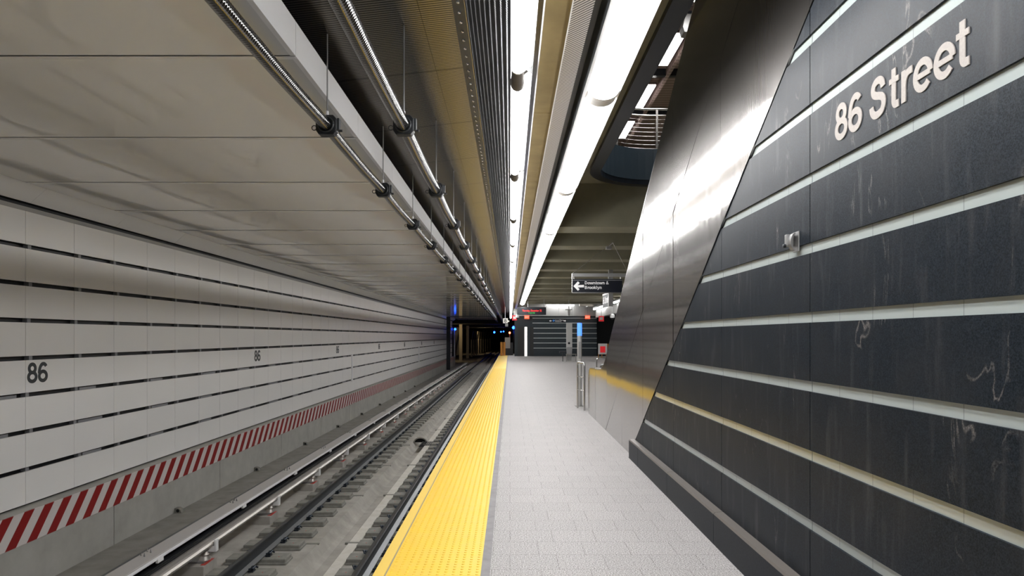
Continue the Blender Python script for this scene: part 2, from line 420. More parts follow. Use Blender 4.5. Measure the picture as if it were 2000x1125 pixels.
# soffit over the tracks, its cove and fascia
b = MB(); c = MB(); jd = MB(); jl = MB(); pc = 1.9765; y = 4.831-pc*7
while y < 82:
    y1 = y+pc-.016
    nx, ny = 20, 8; i0 = len(b.v); sg = .009*(.7+.6*random.random()); ph = random.uniform(-.25, .25)
    for jy in range(ny+1):
        for jx in range(nx+1):
            u, w_ = jx/nx, jy/ny
            b.v.append((-6.11+4.62*u, y+(y1-y)*w_, CZ+1.945-sg*math.sin(PI*w_)*(.55+.45*math.sin(2*PI*u*1.2+ph+.6))*min(1, u*8, (1-u)*8)))
    b.f += [(i0+jy*(nx+1)+jx, i0+(jy+1)*(nx+1)+jx, i0+(jy+1)*(nx+1)+jx+1, i0+jy*(nx+1)+jx+1) for jy in range(ny) for jx in range(nx)]
    b.box(-6.11, -1.49, y, y1, CZ+1.95, CZ+1.975)
    jd.box(-6.11, -1.50, y1+.001, y1+.015, CZ+1.9475, CZ+1.97); jl.box(-6.11, -1.4925, y1+.016, y1+.062, CZ+1.940, CZ+1.945)
    c.box(-1.521, -1.485, y, y1+.008, CZ+1.942, CZ+2.184)
    y += pc
struct('ceiling_track', b, 'soffit', 'glossy white panelled ceiling over the tracks', smooth=True)
struct('trim_23', jd, 'dark_gap', 'dark joints between the track ceiling panels'); struct('trim_24', jl, 'white_metal', 'white lips along the track ceiling joints')
struct('trim_6', c, 'white_metal', 'white fascia along the edge of the track ceiling')
b = MB()
y = 4.831-pc*7+.4
while y < 77:
    b.extrude([(-6.11,y,CZ+1.9457),(-6.325,y,CZ+1.7554),(-6.352,y,CZ+1.782),(-6.137,y,CZ+1.976)], (0,pc-.005,0)); y += pc
struct('trim_7', b, 'white_metal', 'white sloping cove between track wall and ceiling')
b = MB().box(-6.6, -1.521, Y0, 82, CZ+2.144, CZ+2.187); struct('ceiling_cap', b, 'white_metal', 'white metal sheet above the track ceiling')  # white metal sheet closing the space over the track ceiling
# ribbed mirror ceiling, riveted beam and perforated panel
YC = 62; YL = 82
b = MB().sheet([(-2.01, CZ+2.348), (-.437, CZ+2.522)], Y0, YL, .04); struct('ceiling_ribbed', b, 'slats', 'dark mirror ribbed metal ceiling above the platform edge')
b = MB().box(-.437, -.342, Y0, YL, CZ+2.508, CZ+2.59)
beam = struct('trim_8', b, 'dark_steel', 'riveted dark steel strip beside the ribbed ceiling')
b = MB().box(-.344, -.340, Y0, YL, CZ+2.503, CZ+2.515); struct('trim_9', b, 'stainless', 'bright thin edge strip of the perforated panel')
b = MB(); y = 2.0
while y < 53:
    b.lathe([(.0147,0),(.0147,-.005),(.011,-.012),(.004,-.015)], (-.391, y, CZ+2.508), 8); y += .169
struct('trim_10', b, 'stainless', 'row of bright rivets on the dark steel strip', smooth=True)
b = MB().quad((-.342,Y0,CZ+2.518),(.005,Y0,CZ+1.968),(.005,YL,CZ+1.968),(-.342,YL,CZ+2.518)); struct('ceiling_perforated', b, 'perf', 'dark perforated metal panel beside the left lamps')
b = MB().sheet([(-.34,CZ+2.60),(.15,CZ+2.60),(.166,CZ+2.03)], Y0, 80, .02); struct('trim_11', b, 'reflector', 'satin metal reflector trough over the left lamps')
struct('trim_22', MB().prism([(.168,CZ+1.985),(.203,CZ+1.998),(.203,CZ+2.05),(.168,CZ+2.05)], Y0, 80), 'side_mirror', 'dark polished strip right of the left lamps')
b = MB().box(.204, .212, Y0, 80, CZ+1.995, CZ+2.12); struct('trim_12', b, 'white_metal', 'bright white lip of the lamp trough')
b = MB()
y = 6.55-2.9*6
while y < 60:
    b.box(.212, .391, y+.006, y+2.894, CZ+2.10, CZ+2.4); y += 2.9
struct('ceiling_beam', b, 'gold_concrete', 'ochre concrete beam soffit between the two lamp rows')
b = MB().box(.391, .399, Y0, YC, CZ+2.09, CZ+2.25); struct('trim_13', b, 'white_metal', 'thin white strip beside the ochre beam')
b = MB().sheet([(.399,CZ+2.10),(.53,CZ+2.085)], Y0, YC, .02); struct('ceiling_louvre', b, 'ribs', 'bright diagonal ribbed metal strip in the ceiling')
b = MB().sheet([(.53,CZ+2.20),(.60,CZ+2.20),(.625,CZ+2.09)], Y0, YC, .02); struct('trim_shadow', b, 'dark_panel', 'charcoal strip standing for the housing shadow beside the right lamp row')  # dark strip draws the shadow of the lamp housing as colour
b = MB().box(.60, .72, Y0, 13.66, CZ+2.3, CZ+3.05); b.box(.56, .62, 13.66, YC, CZ+2.3, CZ+3.1); struct('wall_beam', b, 'rib_concrete', 'concrete beam side above the right lamp row')
# concrete slab with the rounded opening, then the ribs
XO, YO, RO = 1.56, 12.3, 1.2
ring = [(XO, -8.0)] + [(XO, YO)] + [(XO+RO-RO*math.cos(t*PI/24), YO+RO*math.sin(t*PI/24)) for t in range(1, 13)] + [(5.6, YO+RO)]
poly = [(.60, -8.0)] + ring + [(5.6, 13.9), (.60, 13.9)]
b = MB().extrude([(x, y, CZ+3.0) for x, y in poly], (0,0,.5)); b.box(5.6, 11, -8, 13.9, CZ+3.0, CZ+3.5); b.box(.6, 11, 13.66, 57, CZ+3.0, CZ+3.3)
struct('ceiling_slab', b, 'rib_concrete', 'concrete ceiling slab around the rounded opening')
b = MB()
for i in range(12):
    y = 13.66+2.9*i if i else 13.66
    b.box(.62, 11, y, y+(.82 if i == 0 else .72), CZ+2.15, CZ+3.05)
struct('ceiling_ribs', b, 'rib_concrete', 'row of concrete ceiling ribs crossing the platform')
def offset_ring(dx):
    r = RO+dx
    return [(XO-dx, -8.0), (XO-dx, YO)] + [(XO+RO-r*math.cos(t*PI/24), YO+r*math.sin(t*PI/24)) for t in range(1, 13)] + [(5.6, YO+RO+dx)]
inn, outr = offset_ring(-.05), offset_ring(.14)
b = MB()
for i in range(len(inn)-1):
    q = [outr[i], outr[i+1], inn[i+1], inn[i]]
    b.extrude([(x, y, CZ+2.93) for x, y in q], (0,0,.1))
struct('trim_15', b, 'dark_steel', 'dark steel rim around the ceiling opening')
b = MB(); in2 = offset_ring(-.06)
for i in range(len(inn)-1):
    q = [offset_ring(.0)[i], offset_ring(.0)[i+1], in2[i+1], in2[i]]
    (x0, y0), (x1, y1) = q[3], q[2]
    L = math.hypot(x1-x0, y1-y0)
    if L > 2.5 and i == len(inn)-2:
        for s in range(2):
            f0, f1 = s/2+.002, (s+1)/2-.002
            b.extrude([(q[0][0]+(q[1][0]-q[0][0])*f0, q[0][1], CZ+3.02), (q[0][0]+(q[1][0]-q[0][0])*f1, q[0][1], CZ+3.02), (x0+(x1-x0)*f1, y0, CZ+3.02), (x0+(x1-x0)*f0, y0, CZ+3.02)], (0,0,.6))
    else: b.extrude([(x, y, CZ+3.02) for x, y in q], (0,0,.6))
struct('wall_opening', b, 'opening', 'slate clad inner face of the ceiling opening')
b = MB().box(-1, 11, -8, 26, CZ+5.75, CZ+5.85); struct('ceiling_mezzanine', b, 'mezz', 'brown slatted ceiling of the mezzanine')
b = MB().box(-1, 11, 26, 26.1, CZ+3.4, CZ+5.8); struct('wall_mezzanine', b, 'mezz', 'brown far wall of the mezzanine')
b = MB()
for y in (9.6, 12.3, 14.95, 17.5): b.box(1.5, 9, y, y+.12, CZ+5.6, CZ+5.76)
struct('trim_16', b, 'dark_steel', 'dark crossbars under the mezzanine ceiling')
b = MB().box(3.35, 3.42, 4, 26, CZ+5.58, CZ+5.76).box(2.55, 2.62, 4, 26, CZ+5.6, CZ+5.76); struct('trim_17', b, 'mezz', 'brown lamp track under the mezzanine ceiling')
# shell
struct('wall_back', MB().box(-9, 12, Y0-.2, Y0, -2.3, 7.5), 'grey_paint')
struct('wall_side', MB().box(11, 11.2, Y0, 58, -1, 7.5), 'slate')

# ================================================================== RIGHT HAND WALL
XR = 1.571
def half(poly, a, b, c):                # keep a*y+b*z<=c
    o = []
    for i, p in enumerate(poly):
        q = poly[(i+1) % len(poly)]; dp, dq = a*p[0]+b*p[1]-c, a*q[0]+b*q[1]-c
        if dp <= 0: o.append(p)
        if (dp < 0 < dq) or (dq < 0 < dp):
            t = dp/(dp-dq); o.append((p[0]+(q[0]-p[0])*t, p[1]+(q[1]-p[1])*t))
    r = []
    for p in o:
        if not r or math.hypot(p[0]-r[-1][0], p[1]-r[-1][1]) > 1e-5: r.append(p)
    return r if len(r) > 2 else []
SL = .5934; L1 = lambda d: 1.716-SL*(d-3.64)
J0, JP = 3.646, 1.524
strips = [-.960+.3628*i for i in range(11)]       # top of every glass strip (eye level = 0)
SH = .056
bands = []; lo = -1.295
for s in strips: bands.append((lo, s-SH)); lo = s
bands.append((lo, 3.2))
b = MB(); g = MB(); gm = .006
for k_ in range(-8, 5):
    ya, yb = J0+JP*(k_-1), J0+JP*k_
    for (z0, z1) in bands:
        p = half([(ya+.004, z0), (yb-.004, z0), (yb-.004, z1), (ya+.004, z1)], SL, 1, 1.716+SL*3.64-gm)
        if p: b.extrude([(XR, y, CZ+z) for y, z in p], (.03, 0, 0))
    for s in strips:
        p = half([(ya+.003, s-SH), (yb-.003, s-SH), (yb-.003, s), (ya+.003, s)], SL, 1, 1.716+SL*3.64-gm)
        if p: g.extrude([(XR+.012, y, CZ+z) for y, z in p], (.018, 0, 0))
struct('wall_right', b, 'granite', 'charcoal granite wall with pale glass stripes')
struct('trim_18', g, 'glass_strip', 'pale grey green glass stripes set into the granite')
b = MB(); p = half([(Y0, -1.5), (9, -1.5), (9, 3.2), (Y0, 3.2)], SL, 1, 1.716+SL*3.64-.02)
b.extrude([(XR+.03, y, CZ+z) for y, z in p], (.05, 0, 0)); struct('wall_right_backing', b, 'dark_gap', 'dark backing of the granite wall')
b = MB(); c = MB()
for k_ in range(-8, 5):
    ya, yb = J0+JP*(k_-1)-.03, min(J0+JP*k_-.03, 8.80)
    if ya > 8.7: continue
    c.prism([(1.502,0),(XR+.06,0),(XR+.06,.232),(1.502,.222)], ya+.003, yb-.003)
    b.prism([(1.502,.222),(1.512,.236),(XR+.02,.242),(XR+.02,.225)], ya+.003, yb-.003)
struct('baseboard_right', c, 'plinth', 'dark granite plinth at the foot of the granite wall')
struct('trim_19', b, 'plinth_top', 'honed brown top of the granite plinth')

# lettering on the granite
t = thing('station_lettering', 'large satin metal 86 Street lettering on the charcoal granite wall', 'sign', (XR, 2.85, CZ+.93))
x = 0; cap = .174; txt = '86 Street'; total = sum(GL[ch][0] for ch in txt)*cap; sc = .99/total
for ch in txt:
    if ch != ' ':
        mb = MB(); letters(mb, ch, (XR, 3.362-x, CZ+.931), (0, -sc, 0), (0,0,1), (-1,0,0), cap, .004)
        mb.build('digit' if ch in '86' else 'letter', 'letter', t)
    x += GL[ch][0]*cap*sc
# metal bracket on the granite
cy, cz = 3.82, CZ+.517
t = thing('wall_bracket', 'small brown metal bracket bolted on the granite wall over a glass stripe', 'bracket', (XR, cy, cz))
MB().box(XR-.006, XR, cy-.045, cy+.03, cz-.055, cz+.055).build('back_plate', 'galv', t, bevel=.002)
mb = MB(); pr = [(math.cos(a)*.03, math.sin(a)*.05) for a in [math.radians(-80+i*16) for i in range(11)]]
prof = [(XR-.012-u, cz+w) for u, w in pr]+[(XR-.012-u*.7, cz+w*.82) for u, w in reversed(pr)]
mb.prism(prof, cy-.028, cy+.012).build('strap', 'galv', t, smooth=True)
MB().box(XR-.05, XR-.006, cy+.012, cy+.04, cz-.02, cz+.045).build('housing', 'galv', t, bevel=.004)
MB().lathe([(.011,0),(.011,-.012),(.004,-.014)], (XR-.05, cy+.022, cz-.018), 12, 'x').build('bolt', 'black', t, smooth=True)

# ================================================================== ESCALATOR
def top_edge():
    return [(13.88,-1.535),(13.95,-1.3),(13.96,-1.0),(13.93,-.78),(13.84,-.67),(13.65,-.62),(13.3,-.60),(12.4,-.595),(12.0,-.565),(11.7,-.49),(11.4,-.36),(11.1,-.17),(10.74,.055),(8.0,1.63),(5.0,3.362),(3.0,4.515)]
side = [(8.81,-1.535)] + top_edge() + [(-1.05, 4.5), (8.71, -1.293), (8.81,-1.293)]
esc = thing('escalator', 'escalator clad in satin stainless steel rising toward the camera beside granite', 'escalator', (XR+.6, 12, 0))
cuts = [J0+JP*i for i in range(-4, 8)]
MJ = 2.1+.577*5.11
for i in range(len(cuts)-1):
    ya, yb = cuts[i], cuts[i+1]
    for up in (0, 1):
        p = half(half(side, -1, 0, -(ya+.0025)), 1, 0, yb-.0025)
        p = half(p, -.577, -1, -MJ-.004) if up else half(p, .577, 1, MJ-.004)
        p = half(p, -SL, -1, -(1.716+SL*3.64+.006)) if p and yb < 8.9 else p
        if len(p) < 3: continue
        tx, tz = random.uniform(-.004,.004), random.uniform(-.003,.003); cyy = (ya+yb)/2; czz = sum(q[1] for q in p)/len(p)
        MB().extrude([(XR-.004+tx*(y-cyy)+tz*(z-czz)*.4, y, CZ+z) for y, z in p], (.02,0,0)).build('side_panel', 'steel', esc)
inner = [(y, z-.01) for y, z in side]
MB().extrude([(XR+.022, y, CZ+z) for y, z in inner], (.14,0,0)).build('balustrade', 'dark_steel', esc)
cap_ = MB(); te = top_edge()[1:]
for (a, b_) in zip(te, te[1:]): cap_.extrude([(XR-.004, a[0], CZ+a[1]-.008), (XR-.004, b_[0], CZ+b_[1]-.008), (XR-.004, b_[0], CZ+b_[1]+.006), (XR-.004, a[0], CZ+a[1]+.006)], (.19,0,0))
cap_.build('top_deck', 'stainless', esc)
hr = [(13.9,-.95),(13.87,-.72),(13.7,-.585),(13.3,-.56),(12.4,-.555),(12.0,-.55),(11.4,-.5),(10.9,-.35),(10,.15),(8,1.3),(5,3.05),(3,4.2)]
for xx in (XR+.24, XR+1.30):
    MB().tube([(xx, y, CZ+z) for y, z in hr], .04, 10).build('handrail', 'black', esc, smooth=True)
far_in = [(8.81,-1.535),(13.85,-1.535),(13.9,-1.0),(13.8,-.7),(12.4,-.64),(11.6,-.58),(10.9,-.42),(10,.07),(3,4.1),(-1,4.1)]
MB().extrude([(XR+1.34, y, CZ+z) for y, z in far_in], (.15,0,0)).build('balustrade', 'steel', esc)
st = MB(); st.box(XR+.28, XR+1.30, 10.6, 13.8, 0, .012)
for i in range(24):
    y = 10.6-.35*i; st.box(XR+.28, XR+1.30, y-.36, y, .2*i-.1 if i else 0, .2*i+.2)
st.build('steps', 'galv', esc)
MB().box(XR+.03, XR+.3, 11.2, 13.75, .75, .90).build('inner_deck', 'stainless', esc)
# hoops at the escalator foot
def hoop_pts(o, ux, w, h, r=.06):
    o = Vector(o); ux = Vector(ux)
    p = [o, o+Vector((0,0,h-r))]
    p += [o+ux*(r-r*math.cos(a))+Vector((0,0,h-r+r*math.sin(a))) for a in [PI/2*i/5 for i in range(1,6)]]
    p += [o+ux*(w-r+r*math.sin(a))+Vector((0,0,h-r+r*math.cos(a))) for a in [PI/2*i/5 for i in range(0,6)]]
    p += [o+ux*w]
    return p
e = W(1128, 797, 14.9); e.z = 0
t = thing('guard_rail', 'stainless tube guard rail with two crossbars beside the help point post', 'railing', e)
u = Vector((.08, -.42, 0)).normalized()
MB().tube(hoop_pts(e, u, .5, .98), .02, 10).build('hoop', 'stainless', t, smooth=True)
for h in (.40, .68): MB().tube([e+Vector((0,0,h)), e+u*.5+Vector((0,0,h))], .013, 8).build('crossbar', 'stainless', t, smooth=True)
e = W(1165, 745, 17.6); e.z = 0
t = thing('guard_hoop', 'low stainless hoop rail standing behind the escalator foot', 'railing', e)
MB().tube(hoop_pts(e, (1,0,0), .75, .98), .018, 10).build('hoop', 'stainless', t, smooth=True)
MB().tube([e+Vector((.25,0,0)), e+Vector((.25,0,.96))], .012, 8).build('upright', 'stainless', t, smooth=True)
# help point
e = W(1132, 793, 15.35); e.z = 0
t = thing('help_point_post', 'tall grey steel post with blue lit head on the platform', 'post', e)
MB().box(e.x-.10, e.x+.10, e.y-.10, e.y+.10, 0, .012).build('base_plate', 'galv', t)
MB().lathe([(.052,.012),(.052,1.55)], e, 20).build('column', 'pale_steel', t, smooth=True)
MB().lathe([(.053,1.55),(.053,1.80),(.048,1.83)], e, 20).build('lit_head', 'blue_panel', t, smooth=True)
MB().box(e.x-.03, e.x+.03, e.y-.065, e.y-.045, 1.05, 1.42).build('call_panel', 'galv', t)

# ================================================================== LETTERED WARNING STRIP, WARNING BAND
t = thing('tactile_strip', 'yellow domed tactile warning strip along the platform edge', 'tactile strip', (-.5, 0, 0))
b = MB().box(-.797, -.19, Y0, YE, -.03, .002)
pitch = .0508; ncol = 12; y = 2.6
while y < 33:
    for i in range(ncol):
        x = -.772+i*pitch; n = 7 if y < 10 else 5; i0 = len(b.v)
        for r, h in ((.0115,.002),(.0075,.0068)):
            for q in range(n): a = 2*PI*q/n; b.v.append((x+r*math.cos(a), y+r*math.sin(a), h))
        b.f += [(i0+q, i0+(q+1) % n, i0+n+(q+1) % n, i0+n+q) for q in range(n)]; b.f.append(tuple(i0+n+q for q in range(n)))
    y += pitch
while y < 55.9:
    for i in range(ncol): b.box(-.781+i*pitch, -.765+i*pitch, y, min(y+2.0, 55.95), .002, .005)
    y += 2.0
b.build('tile', 'yellow', t)
b = MB().prism([(-.886,-.05),(-.886,-.004),(-.880,.004),(-.808,.004),(-.808,-.05)], Y0, YE).build('nosing', 'yellow_edge', t); b['label'] = 'smooth pale yellow edge nosing'
MB().box(-.808, -.797, Y0, YE, -.05, -.001).build('joint', 'seam', t)
MB().prism([(-.886,-.05),(-.80,-.05),(-.80,-.26),(-.87,-.26)], Y0, YE).build('edge_face', 'dark_steel', t)

b = MB(); y = Y0
while y < 76: b.box(-6.162, -6.152, y, y+3.268, -1.098, -.694); y += 3.27
tag(b.build('warning_band', 'hazard'), 'long red and white slanted warning band along the concrete track wall', 'warning band')

# painted 86 on the track wall
for i in range(7):
    d = 9.128+8.115*i
    mb, w_ = write('86', (XW, d-.013, CZ-.620), (0,1,0), (0,0,1), (1,0,0), .2734, .004)
    tag(mb.build('station_number', 'sign_dark'), 'dark 86 numeral on the white track wall, %s from the left' % nth(i), 'number', 'station numerals on the white track wall')

for d, y_, lab in ((27.83, 0, 'short white vertical cover strip bridging the lower wall gaps, nearer one'), (48.32, 0, 'short white vertical cover strip bridging the lower wall gaps, farther one')):
    tag(MB().box(XW-.02, XW+.04, d-.067, d+.067, CZ-1.796, CZ-.71).build('cover_strip', 'white_metal', bevel=.005), lab, 'cover strip', 'cover strips on the track wall')
for i in range(9):
    d = 12.84+3.98*i
    t = thing('weep_pipe', 'small dark drain pipe mouth at the foot of the concrete wall, %s from the front' % nth(i), 'pipe', (-6.14, d, -1.71), 'weep pipes along the ledge')
    MB().prism([(-6.164,-1.71),(-6.03,-1.71),(-6.05,-1.647),(-6.097,-1.62),(-6.164,-1.62)], d-.06, d+.06).build('hood', 'tie_concrete', t, bevel=.008)
    MB().lathe([(.03,0),(.03,-.005)], (-6.097, d-.06, -1.667), 10, 'y').build('mouth', 'matte_black', t)
# ================================================================== TRACK
def rail_profile(cx, zt, h=.168):
    p = [(-.035,0),(-.036,-.03),(-.01,-.045),(-.009,-.135),(-.07,-.156),(-.07,-h),(.07,-h),(.07,-.156),(.009,-.135),(.01,-.045),(.036,-.03),(.035,0),(.02,.004),(-.02,.004)]
    return [(cx+a, zt+c) for a, c in p]
RZ = -1.145
for cx, lab in ((-3.245, 'dark steel running rail farther from the platform, next to the third rail'), (-1.745, 'dark steel running rail closest to the yellow platform edge')):
    t = thing('running_rail', lab, 'rail', (cx, 8, RZ-.168), 'running rails')
    MB().prism(rail_profile(cx, RZ), Y0, 165).build('rail_body', 'rail', t)
    MB().box(cx-.022, cx+.022, Y0, 165, RZ+.003, RZ+.006).build('running_surface', 'rail_shine', t)
    MB().prism([(cx+.012,RZ-.1345),(cx+.072,RZ-.155),(cx+.072,RZ-.166),(cx+.012,RZ-.14)], Y0, 165).build('foot', 'foot', t)
# tie blocks
def tie_block(cx, d, lab, grp):
    s_ = 1 if cx < -2.5 else -1
    zt = -1.325
    t = thing('tie_block', lab, 'tie block', (cx, d, -1.40), grp)
    MB().extrude([(cx-.40,d-.15,-1.41),(cx+.40,d-.15,-1.41),(cx+.40,d+.15,-1.41),(cx-.40,d+.15,-1.41)], (0,0,.04)).box(cx-.385, cx+.385, d-.135, d+.135, -1.39, zt).build('block', 'tie_concrete', t, bevel=.012)
    for s in (-1, 1):
        c_ = MB(); rx = cx+(.025 if cx < -2.5 else -.025); x = rx+s*.10
        c_.box(x-.026, x+.035, d-.045, d+.045, zt, zt+.022)
        c_.tube([(x-s*.012,d-.055,zt+.045),(x+s*.04,d-.06,zt+.055),(x+s*.06,d-.02,zt+.075),(x+s*.04,d+.02,zt+.06),(x+s*.0,d+.03,zt+.048),(x+s*.02,d+.065,zt+.042),(x+s*.06,d+.06,zt+.03)], .011, 7)
        c_.box(x+s*.015-.018, x+s*.015+.018, d-.02, d+.02, zt, zt+.055)
        c_.build('rail_clip', 'clip', t)
    MB().lathe([(.010,0),(.010,.0015)], (cx+.27*s_, d-.03, zt), 8).build('paint_spot', 'red_mark', t)
    return t
for cx, side_, nm in ((-3.27, 'far', 'far running rail'), (-1.72, 'near', 'running rail by the platform')):
    root = None
    for i in range(79):
        d = 8.47+.60*(i-1)
        lab = 'concrete tie block under the %s, %s from the front' % (nm, nth(i))
        if root is None: root = tie_block(cx, d, lab, 'tie blocks under the '+nm)
        else: dup(root, (0, .60*i, 0), lab)
# third rail, its cover and supports
t = thing('third_rail', 'grey aluminium sided third rail under its cover board', 'third rail', (-3.80, 8, -1.1))
MB().prism([(-3.865,-.95),(-3.865,-.925),(-3.85,-.918),(-3.765,-.918),(-3.752,-.925),(-3.752,-.95),(-3.79,-.965),(-3.79,-1.04),(-3.83,-1.04),(-3.83,-.965)], Y0, 60).build('rail_body', 'rail', t)
MB().prism([(-3.765,-.966),(-3.728,-.962),(-3.72,-1.0),(-3.70,-1.045),(-3.90,-1.045),(-3.90,-1.06),(-3.69,-1.06),(-3.69,-1.04)], Y0, 60).build('side_rail', 'aluminium', t)
MB().box(-3.758, -3.750, Y0, 60, -.926, -.921).build('contact_edge', 'stainless', t)
t = thing('cover_board', 'long grey cover board shielding the third rail', 'cover board', (-3.84, 8, -.83))
y = Y0; b = MB()
while y < 60: b.prism([(-3.955,-.83),(-3.955,-.80),(-3.945,-.795),(-3.755,-.795),(-3.745,-.80),(-3.745,-.835),(-3.755,-.835),(-3.755,-.81),(-3.945,-.81),(-3.945,-.83)], y, y+4.697); y += 4.7
b.build('board', 'board', t)
b = MB().box(-3.7445, -3.738, Y0, 60, -.838, -.806).build('lip', 'white_metal', t); b['label'] = 'pale lip along the board edge'
for i in range(20):
    d = 7.45+2.36*i; b = MB()
    for dx, dy in ((-.07,-.05),(-.07,.08),(-.02,-.08),(-.02,.05)): b.lathe([(.009,0),(.009,.012),(.005,.02),(.005,.035)], (-3.85+dx, d+dy, -.795), 6)
    b.build('bolt_cluster', 'galv', t)
    MB().box(-3.76, -3.735, d-.06, d+.06, -.875, -.826).build('bracket_tab', 'white_plastic', t)
b = MB().box(-3.99, -3.955, Y0, 60, -1.06, -.80); b.build('back_board', 'black', t)
root = None
for i in range(20):
    d = 8.7+2.36*(i-1)+.0
    lab = 'grey concrete third rail support with white insulator, %s from the front' % nth(i)
    if root is None:
        X, d0 = -3.93, d
        root = thing('third_rail_support', lab, 'rail support', (X, d, -1.40), 'third rail supports')
        MB().box(X-.19, X+.19, d-.20, d+.20, -1.41, -1.275).build('block', 'bed_concrete', root, bevel=.01)
        MB().box(X-.05, X+.15, d-.10, d+.10, -1.275, -1.25).build('base_plate', 'galv', root)
        MB().lathe([(.07,-1.25),(.05,-1.2),(.07,-1.18),(.05,-1.14),(.07,-1.12),(.06,-1.062)], (X+.12, d, 0), 12).build('insulator', 'aluminium', root, smooth=True)
        MB().extrude([(X+.14,d-.03,-1.15),(X+.27,d-.03,-1.15),(X+.27,d-.03,-1.0),(X+.243,d-.03,-1.0),(X+.243,d-.03,-1.075),(X+.14,d-.03,-1.075)], (0,.08,0)).build('rail_clamp', 'white_plastic', root, bevel=.006)
        MB().box(X+.13, X+.19, d-.16, d+.12, -1.2745, -1.272).build('tape', 'tape', root)
        
    else: dup(root, (0, 2.36*i, 0), lab)
# drain grate and sump in the trough
c_ = W(832, 852, 18.6)
t = thing('drain_grate', 'dark iron drain grate at the edge of the track trough', 'drain', (-2.25, 18.9, -1.385))
b = MB()
for i in range(7): b.box(-2.40+.05*i, -2.385+.05*i, 18.6, 19.3, -1.40, -1.375)
for i in range(6): b.box(-2.41, -2.08, 18.6+.13*i, 18.62+.13*i, -1.40, -1.378)
b.build('bars', 'matte_black', t)
MB().box(-2.43, -2.06, 18.55, 19.35, -1.41, -1.39).build('frame', 'rail', t)
t = thing('drain_sump', 'half round pipe mouth opening into the track trough', 'drain', (-2.5, 19.4, -1.5))
pr = [(-2.5+.2*math.cos(a), -1.44+.16*math.sin(a)) for a in [PI*i/12 for i in range(13)]]; p2 = [(-2.5+.17*math.cos(a), -1.44+.13*math.sin(a)) for a in [PI-PI*i/12 for i in range(13)]]
MB().prism(pr+p2, 19.4, 19.7).build('ring', 'bed_concrete', t)
MB().prism([(-2.5+.17*math.cos(a), -1.44+.13*math.sin(a)) for a in [PI*i/12 for i in range(13)]], 19.55, 19.6).build('mouth', 'matte_black', t)

# ================================================================== CONDUITS
HZ = CZ+1.675
for px, ztop, nm, cat in ((-1.454, 2.409, 'left', 0), (-.844, 2.477, 'right', 1)):
    y = .7; pts = []
    while y < 80:
        ph = ((y-5.542) % 2.439)/2.439; pts.append((px, y, HZ-.016*math.sin(PI*ph))); y += .3484
    lab = 'shiny steel conduit hanging along the white ceiling edge' if not cat else 'shiny steel conduit hanging below the dark ribbed ceiling'
    tag(MB().tube(pts, .048 if not cat else .054, 16).build('conduit', 'chrome', smooth=True), lab, 'conduit', 'conduits over the platform edge')
    root = None
    for i in range(31):
        d = 5.542+2.439*i
        lab = 'black clamp and rod on the %s conduit, %s from the front' % (nm, nth(i))
        if root is None:
            root = thing('conduit_hanger', lab, 'hanger', (px, d, HZ), 'hangers of the %s conduit' % nm)
            o8 = [(px+.083*a, HZ+.078*c) for a, c in ((-1,-.55),(-.7,-1),(.7,-1),(1,-.55),(1,.6),(.65,1),(-.4,1),(-1,.55))]
            MB().prism(o8, d-.04, d+.04).build('clamp', 'black', root, bevel=.006)
            b = MB(); ring = [(px+.06*math.cos(2*PI*j/16), d-.046, HZ+.06*math.sin(2*PI*j/16)) for j in range(17)]
            b.tube(ring, .008, 6); b.box(px+.083, px+.10, d-.027, d+.027, HZ-.04, HZ+.054); b.lathe([(.011,0),(.011,.027)], (px+.094,d,HZ-.04), 8, 'x')
            b.build('collar', 'sign_dark', root)
            b = MB(); eye = [(px-.104+.019*math.cos(2*PI*j/10), d, HZ-.016+.019*math.sin(2*PI*j/10)) for j in range(11)]; b.tube(eye, .004, 6); b.build('eye_bolt', 'rail', root)
            MB().tube([(px, d, HZ+.074), (px, d, CZ+ztop-.004)], .006, 8).build('rod', 'galv', root, smooth=True)
            MB().lathe([(.012,.078),(.012,.114),(.008,.12)], (px, d, HZ), 8).build('nut', 'white_metal', root)
        else: dup(root, (0, 2.439*i, 0), lab)

# ================================================================== LAMPS
LZ = CZ+1.958; root = None
cen = [5.3-3.18*i for i in (4, 3, 2)] + [5.3+3.18*i-3.18 for i in range(0, 23)]
for i, d in enumerate(cen):
    vis = i-3
    lab = ('slim white tube lamp in the left ceiling row, %s from the front' % nth(vis)) if vis >= 0 else 'slim white tube lamp in the left ceiling row, behind the camera'
    if root is None:
        d0 = d
        root = thing('tube_lamp', lab, 'lamp', (.08, d, LZ), 'tube lamps in the left row')
        MB().tube([(.058, d+.05, LZ), (.058, d+2.94, LZ)], .050, 14).build('tube', 'diffuser', root, smooth=True)
        MB().tube([(.138, d+.02, LZ+.035), (.138, d+2.97, LZ+.035)], .025, 10).build('side_tube', 'diffuser', root, smooth=True)
        MB().lathe([(.034,-.20),(.046,-.185),(.047,-.01),(.053,.0),(.053,.12),(.050,.13)], (.058, d, LZ), 14, 'y').build('end_cap', 'lamp_cap', root, smooth=True)
        MB().lathe([(.046,.0),(.046,.035)], (.058, d+2.94, LZ), 14, 'y').build('end_cap', 'white_plastic', root, smooth=True)
        MB().tube([(.07, d-.01, LZ+.01), (.13, d+.0, LZ+.06)], .01, 8).build('arm', 'lamp_cap', root, smooth=True)
    else: dup(root, (0, d-d0, 0), lab)
root = None; LZ = CZ+1.995
cen = [5.8-3.75*3, 5.8-3.75*2] + [5.8+3.75*(i-1) for i in range(0, 11)]
